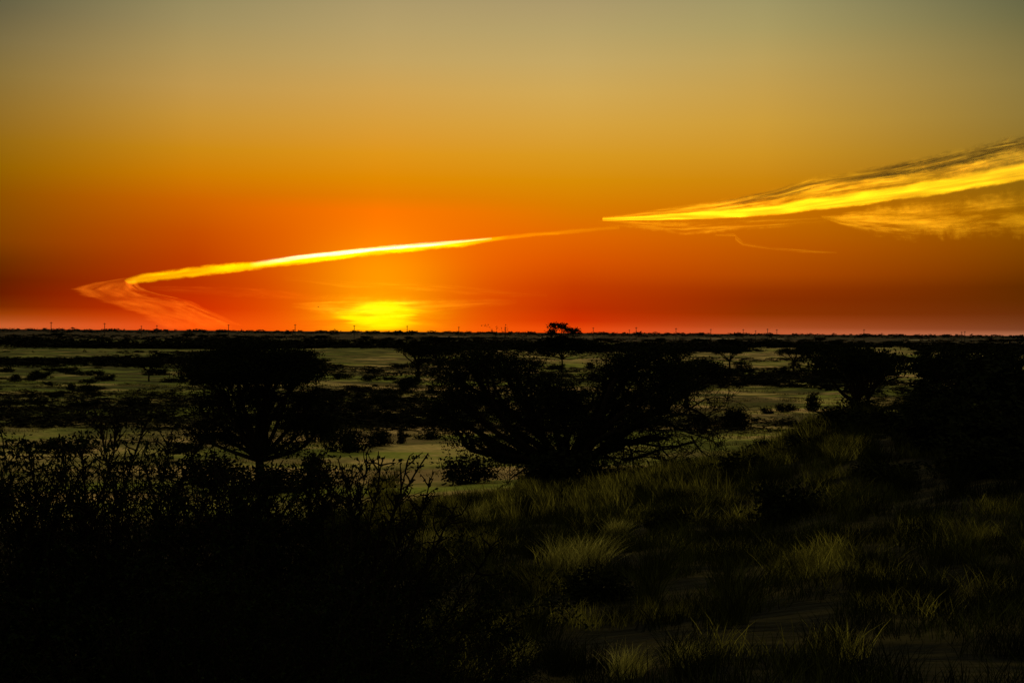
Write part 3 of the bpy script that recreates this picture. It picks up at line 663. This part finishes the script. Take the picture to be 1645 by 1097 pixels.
# ------------------------------------------------------------------ power poles along the horizon
pm = MB(); tube(pm, [(0, 0, 0), (0, 0, 6), (0, 0, 12.0)], [.34, .30, .24], 8); pole_me = pm.mesh('pole', M_POLE)
cm = MB(); tube(cm, [(-1.15, 0, 0), (0, 0, .05), (1.15, 0, 0)], [.17, .2, .17], 6); arm_me = cm.mesh('crossarm', M_POLE)
poles = [(82,11),(168,10),(227,6),(252,7),(367,9),(474,10),(569,9),(654,9),(737,8),(812,8),(953,8),(1022,9),(1011,5),(1086,8),(1142,7),(1194,7),(1214,5),(1233,8),(1248,7),(1388,8),(1545,5),(1550,6)]
side = ['left of the contrail fan', 'under the tip of the contrail fan', 'short one under the fan', 'by the foot of the fan', 'where the fan meets the horizon', 'between fan and sunset', 'at the left of the sunset glow', 'at the right of the sunset glow', 'first right of the sunset', 'beside the twigs of the middle tree', 'right of the tallest tree', 'second right of the tallest tree', 'short one just left of the second from the tallest tree', 'above the crown of the middle tree', 'above the right edge of the middle tree', 'right of the middle tree', 'short one right of the middle tree', 'left one of a close pair far right', 'right one of a close pair far right', 'above the wide dark tree at right', 'short left one of the last pair', 'last one at the right end']
for (px, hp), sd in zip(poles, side):
    Y = 1250.0; g_ = ground(px, Y); p0 = at(px, 533 + (px - 822.5) * .0067 - hp, Y); s = (p0.z - g_.z) / 12.0
    o = empty('utility_pole', g_, 'tiny pole on the horizon, ' + sd, 'utility pole', 'utility poles along the horizon', 0, s)
    a_ = bpy.data.objects.new('pole', pole_me); COL.objects.link(a_); a_.parent = o
    b_ = bpy.data.objects.new('crossarm', arm_me); COL.objects.link(b_); b_.parent = o; b_.location = (0, 0, 11.1)

# bird
bm_ = MB()
P0 = at(511.5, 493, 420)
bo = empty('bird', P0, 'tiny dark bird gliding left of the sunset glow', 'bird', rz=.4)
tube(bm_, [(-.28, 0, 0), (-.15, 0, .01), (0, 0, .02), (.15, 0, .01), (.26, 0, .0)], [.01, .06, .075, .05, .012], 8)
for s_ in (-1, 1):
    bm_.add([(.08, 0, .04), (-.08, 0, .04), (-.04, s_ * .3, .14), (.10, s_ * .28, .15), (-.14, s_ * .62, .06), (-.02, s_ * .60, .07)], [(0, 1, 2, 3), (3, 2, 4, 5)])
bm_.obj('body', simple_mat('dark_feather', (.02, .018, .015)), bo)

# ------------------------------------------------------------------ grass
def blades(mb, bx, by, bz, h, lean, w, rng, spread=.55):
    n = len(bx); a = rng.uniform(0, 6.283, n); out = rng.uniform(.1, spread, n) * h
    dx = np.cos(a) * out + lean[0] * h; dy = np.sin(a) * out + lean[1] * h
    wa = rng.uniform(0, 6.283, n); wx, wy = np.cos(wa) * w, np.sin(wa) * w * .5
    V = np.zeros((n, 7, 3))
    for L, (f, ww) in enumerate(((0, 1.0), (.38, .85), (.72, .55))):
        x = bx + dx * f ** 1.5; y = by + dy * f ** 1.5; z = bz + h * f * (1 - .18 * f) 
        V[:, 2 * L] = np.stack([x - wx * ww, y - wy * ww, z], -1); V[:, 2 * L + 1] = np.stack([x + wx * ww, y + wy * ww, z], -1)
    V[:, 6] = np.stack([bx + dx, by + dy, bz + h * .82], -1)
    o_ = np.arange(n)[:, None] * 7
    mb.add(V.reshape(-1, 3), np.concatenate([o_ + [0, 1, 3, 2], o_ + [2, 3, 5, 4]]), o_ + [4, 5, 6])
def proto_tuft(seed, nb, h, w, mat, rad=.12, spread=.6, lean=(0, 0)):
    rng = np.random.default_rng(seed); mb_ = MB()
    r = rad * np.sqrt(rng.random(nb)); a = rng.uniform(0, 6.283, nb)
    blades(mb_, r * np.cos(a), r * np.sin(a), np.full(nb, -.03), h * rng.uniform(.45, 1.1, nb), lean, w, rng, spread)
    return mb_.mesh('grass_tuft', mat)
tufts = [proto_tuft(61, 420, .50, .0035, M_STRAW, .22, 1.1, (.25, 0)), proto_tuft(62, 260, .55, .0030, M_GRASS, .13, .9, (-.1, 0)), proto_tuft(63, 300, .42, .004, M_GRASSD, .2, 1.1), proto_tuft(64, 200, .75, .0035, M_GRASSD, .12, 1.0, (.1, 0))]
# tufts one can pick out in the photo
near = [(945,17.5,0,'pale feathery grass tuft bending over, brightest of the near grass',1.15),(905,17.8,0,'feathery grass tuft touching the left side of the brightest one',1.0),(865,15.5,1,'upright yellow grass tuft left of the feathery tufts',.9),(990,22,0,'low pale tuft behind the brightest feathery one',.8),
        (1290,15,1,'yellow grass tuft standing alone in the dark right part',.8),(1240,23,2,'yellow brown tuft at the foot of the slope',.9),(1225,26,3,'tuft with long arching blades at the slope foot',1.2),(1060,16,3,'tall dark grass tuft right of the feathery tufts',1.1),
        (1045,14.5,3,'tall dark tuft in front of another right of the feathery tufts',1.0),(835,11.8,0,'straw coloured tuft near the lower edge beside the foreground bush',.55),(1010,10.8,0,'thin straw tuft at the lower edge on the bare sand',.6),(900,11.2,3,'dark tuft at the lower edge, middle of the photo',.7),
        (1100,11,0,'sparse straw tuft at the bottom edge right of the middle',.5),(860,13.2,3,'tall dark tuft near the foreground bush',.8),(1180,13,3,'big dark grass tuft in the lower right',1.1),(1420,14.5,2,'dim arching tuft in the lower right dark grass',1.0),(1500,13.5,2,'brownish tuft near the lower right corner',1.0),
        (1590,14,2,'brownish tuft closest to the right edge',.9),(1370,19,2,'dim yellow tuft half way down the slope',1.0),(1450,22,2,'dim wide tuft on the slope below the dark shrubs',1.1),(1150,20,1,'thin upright tuft by the dark sand',.8),(700,24,0,'grass tuft right of the foreground bush twigs',.9),(640,30,1,'grass tuft behind the foreground twigs',.9),
        (760,30,0,'wide tuft under the spiky dark shrub',1.1),(1330,27,1,'yellowish tuft on the upper slope',.9),(1410,25,2,'pale brown tuft on the upper slope',.9),(1540,20,3,'dark arching tuft on the right slope',1.0)]
for n_, (px, Y, i, lb, s) in enumerate(near):
    o = bpy.data.objects.new('grass_tuft', tufts[i]); COL.objects.link(o); o.location = ground(px, Y); o.scale = (s, s, s); o.rotation_euler = (0, 0, 0.3 * math.sin(n_ * 2.1))
    tag(o, lb, 'grass tuft')
def grass_field(name, label, n, nb, Y0, Y1, px0, px1, h0, h1, w, mat, seed, thr=-.1, freq=.35, tr_=.22, ok=None, spread=.55):
    rng = np.random.default_rng(seed); mb_ = MB(); BX, BY, BZ, HH = [], [], [], []; c0 = 0; k = 0
    while c0 < n and k < n * 8:
        k += 1
        Y = math.sqrt(rng.uniform(Y0 ** 2, Y1 ** 2)); px = rng.uniform(px0, px1); p = at(px, 533, Y)
        if mnoise.noise(Vector((p.x * freq, Y * freq, seed))) < thr: continue
        if ok and not ok(px, Y, p.x): continue
        m = int(nb * rng.uniform(.5, 1.3)); r = tr_ * np.sqrt(rng.random(m)); a = rng.uniform(0, 6.283, m)
        BX.append(p.x + r * np.cos(a)); BY.append(Y + r * np.sin(a)); BZ.append(np.full(m, terrain(p.x, Y) - .04)); HH.append(rng.uniform(h0, h1) * rng.uniform(.45, 1.1, m)); c0 += 1
    BX, BY, BZ, HH = map(np.concatenate, (BX, BY, BZ, HH))
    blades(mb_, BX, BY, BZ, HH, (rng.uniform(-.1, .1), 0), w, rng, spread)
    o = mb_.obj(name, mat); return tag(o, label, 'grass', kind='stuff')
sand_free = lambda px, Y, x: not (11.6 < Y < 12.9 and 1000 < px < 1330) and not (13.9 < Y < 15.2 and 870 < px < 1090)
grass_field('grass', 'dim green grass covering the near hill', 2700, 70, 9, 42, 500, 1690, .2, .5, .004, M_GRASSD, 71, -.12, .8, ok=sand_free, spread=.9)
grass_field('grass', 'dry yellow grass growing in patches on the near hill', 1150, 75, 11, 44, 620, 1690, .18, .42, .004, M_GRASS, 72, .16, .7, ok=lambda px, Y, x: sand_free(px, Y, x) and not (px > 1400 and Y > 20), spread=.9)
grass_field('grass', 'tall thin grass on the crest of the slope and round the clearing', 1300, 45, 26, 60, 600, 1500, .4, .8, .008, M_GRASS, 73, -.05, .22, ok=lambda px, Y, x: px < 1340 and not (640 < px < 840 and Y > 43))
grass_field('grass', 'low dry grass on the edge of the plain', 2600, 22, 60, 170, -40, 1560, .15, .38, .016, M_GRASS, 74, -.05, .10, tr_=.6)

# ------------------------------------------------------------------ foreground thorn bushes
def thorn_bush(seed, w, h, stems, leafn, up=.55, kids=6, lsize=.015):
    rng = np.random.default_rng(seed); br = MB(); lf = []
    for s_ in range(stems):
        a = rng.uniform(0, 6.283); t_ = rng.uniform(.05, .95); d = np.array([math.cos(a) * t_ * w / 2, math.sin(a) * t_ * w / 2, h * (1 - .35 * t_) * rng.uniform(.75, 1.05)])
        p0 = np.array([math.cos(a), math.sin(a), 0]) * rng.uniform(0, .22) * w
        wild_branch(br, lf, p0 + [0, 0, -.05], d, np.linalg.norm(d), .011, 2, rng, .42, leafn, kids=kids)
    P = np.concatenate(lf); P = P[P[:, 2] > 0]; P = P[(P[:, 2] < h * .6) | (rng.random(len(P)) < .3)]; fo = MB()
    for a_ in (P, *br.v): a_[:, 2] = np.where(a_[:, 2] > h, h + (a_[:, 2] - h) * .12, a_[:, 2])
    leaves(fo, P, lsize, rng, .5)
    return br.mesh('branches', M_BARK), fo.mesh('foliage', M_BUSH)
bushes = [thorn_bush(81, 1.9, 1.75, 34, 30), thorn_bush(82, 2.1, 1.7, 34, 30), thorn_bush(83, 1.5, 1.9, 20, 14), thorn_bush(84, 1.7, 1.9, 14, 5, lsize=.011)]
def spiky_stems(specs, Yc, tb, rng, spurs=26):
    """long stems set with short blunt spurs, as thorn scrub has"""
    tw = MB(); lf = []
    for (x0, y0, x1, y1, r) in specs:
        a = np.array(w2l(x0, y0, Yc + rng.uniform(-.5, .5), tb)); e_ = np.array(w2l(x1, y1, Yc + rng.uniform(-.5, .5), tb)); pts = curve(a, e_, rng, .06, 9)
        foot = a * np.array([.5, .5, 0]) + [0, 0, -.05]; tube(tw, curve(foot, a, rng, .08, 5), r * 1.2, 5)
        tube(tw, pts, np.linspace(r, r * .45, 9), 5)
        for q in range(spurs):
            f = rng.uniform(1.0, 7.95); i_ = int(f); p = pts[i_] * (1 - f + i_) + pts[i_ + 1] * (f - i_); d = (pts[i_ + 1] - pts[i_]); d /= np.linalg.norm(d)
            sd = d * .9 + rng.normal(size=3) * [.6, .5, .35]; sd /= np.linalg.norm(sd); L_ = rng.uniform(.03, .17)
            tube(tw, curve(p, p + sd * L_, rng, .1, 4), np.linspace(r * .7, r * .35, 4), 4)
            lf.append(p + sd * L_ * rng.random((4, 1)) + rng.normal(size=(4, 3)) * .006)
    fo = MB(); leaves(fo, np.concatenate(lf), .010, rng, .6); return tw, fo
def bush(i, px, Y, s, rz, lb):
    o = empty('thorn_bush', ground(px, Y), lb, 'bush', None, rz, s)
    for nm, me in zip(('branches', 'foliage'), bushes[i]):
        c_ = bpy.data.objects.new(nm, me); COL.objects.link(c_); c_.parent = o
bush(0, 60, 8.2, 1.13, .0, 'black thorn bush filling the lower left corner')
bush(1, 290, 8.8, 1.1, 1.2, 'dense black thorn bush second from the lower left corner')
bush(0, 430, 8.4, 1.0, 2.4, 'dense thorn bush in the foreground below the flat topped tree')
bush(2, 590, 8.6, .70, .5, 'open twiggy thorn bush with long twigs reaching over the pale clearing')
bush(1, 180, 6.2, .72, 3.0, 'black bush nearest the camera at the bottom left')
bush(0, 420, 6.3, .70, 4.0, 'black bush nearest the camera left of the middle of the bottom edge')
bush(1, 540, 6.8, .66, 5.0, 'low thorn bush at the bottom, right end of the foreground bushes')
bush(2, 725, 8.2, .42, 2.0, 'small loose thorn bush beside the bare sand at the bottom')
bush(3, 225, 15, 1.0, 1.0, 'tall feathery bush rising above the foreground bushes at left')
bush(3, 60, 14, .85, 2.0, 'leafy bush behind the foreground bushes at the left edge')
bush(3, 360, 15, .82, 3.3, 'leafy bush in front of the trunk of the flat topped tree')
bush(3, 455, 16, .8, 5.3, 'leafy bush right of the trunk of the flat topped tree')

# long twigs reaching out over the pale clearing
rng = np.random.default_rng(91); tb = ground(600, 8.0)
tw, fo = spiky_stems(((575,1010,688,728,.010),(585,960,655,742,.008),(590,930,612,745,.007),(565,950,560,762,.008),(640,1000,735,808,.008),(630,960,680,800,.007),(540,940,522,738,.008),
    (530,960,590,742,.006),(600,980,640,800,.008),(650,1020,700,885,.007),(610,940,690,770,.007),(660,1050,790,880,.008),(700,1090,775,950,.007),(560,980,580,790,.008),(610,1010,650,840,.008)), 8.0, tb, rng)
o = empty('thorn_bush', tb, 'spiky long twigs standing clear against the pale clearing beside the foreground bushes', 'bush')
tw.obj('branches', M_BARK, o); fo.obj('foliage', M_BUSH, o)
for sd, xa, xb, n, ya, yb, lb in ((92, -10, 190, 15, 705, 770, 'row of uneven spiky stems topping the bush at the left edge'), (93, 170, 330, 14, 660, 760, 'tallest feathery stems at left, reaching up beside the flat topped tree'), (94, 330, 540, 17, 700, 775, 'spiky stems crossing the trunk of the flat topped tree')):
    rng = np.random.default_rng(sd); sp = []
    for k in range(n):
        x = xa + (xb - xa) * rng.random(); lean = rng.normal() * 60; top = ya + (yb + 45 - ya) * rng.random() ** .7; sp.append((x - lean - rng.uniform(-20, 60), 900 + rng.uniform(-20, 60), x + lean * .3, top, rng.uniform(.005, .009)))
    tb = ground((xa + xb) / 2, 8.6); tw, fo = spiky_stems(sp, 8.6, tb, rng, 48)
    o = empty('thorn_bush', tb, lb, 'bush'); tw.obj('branches', M_BARK, o); fo.obj('foliage', M_BUSH, o)
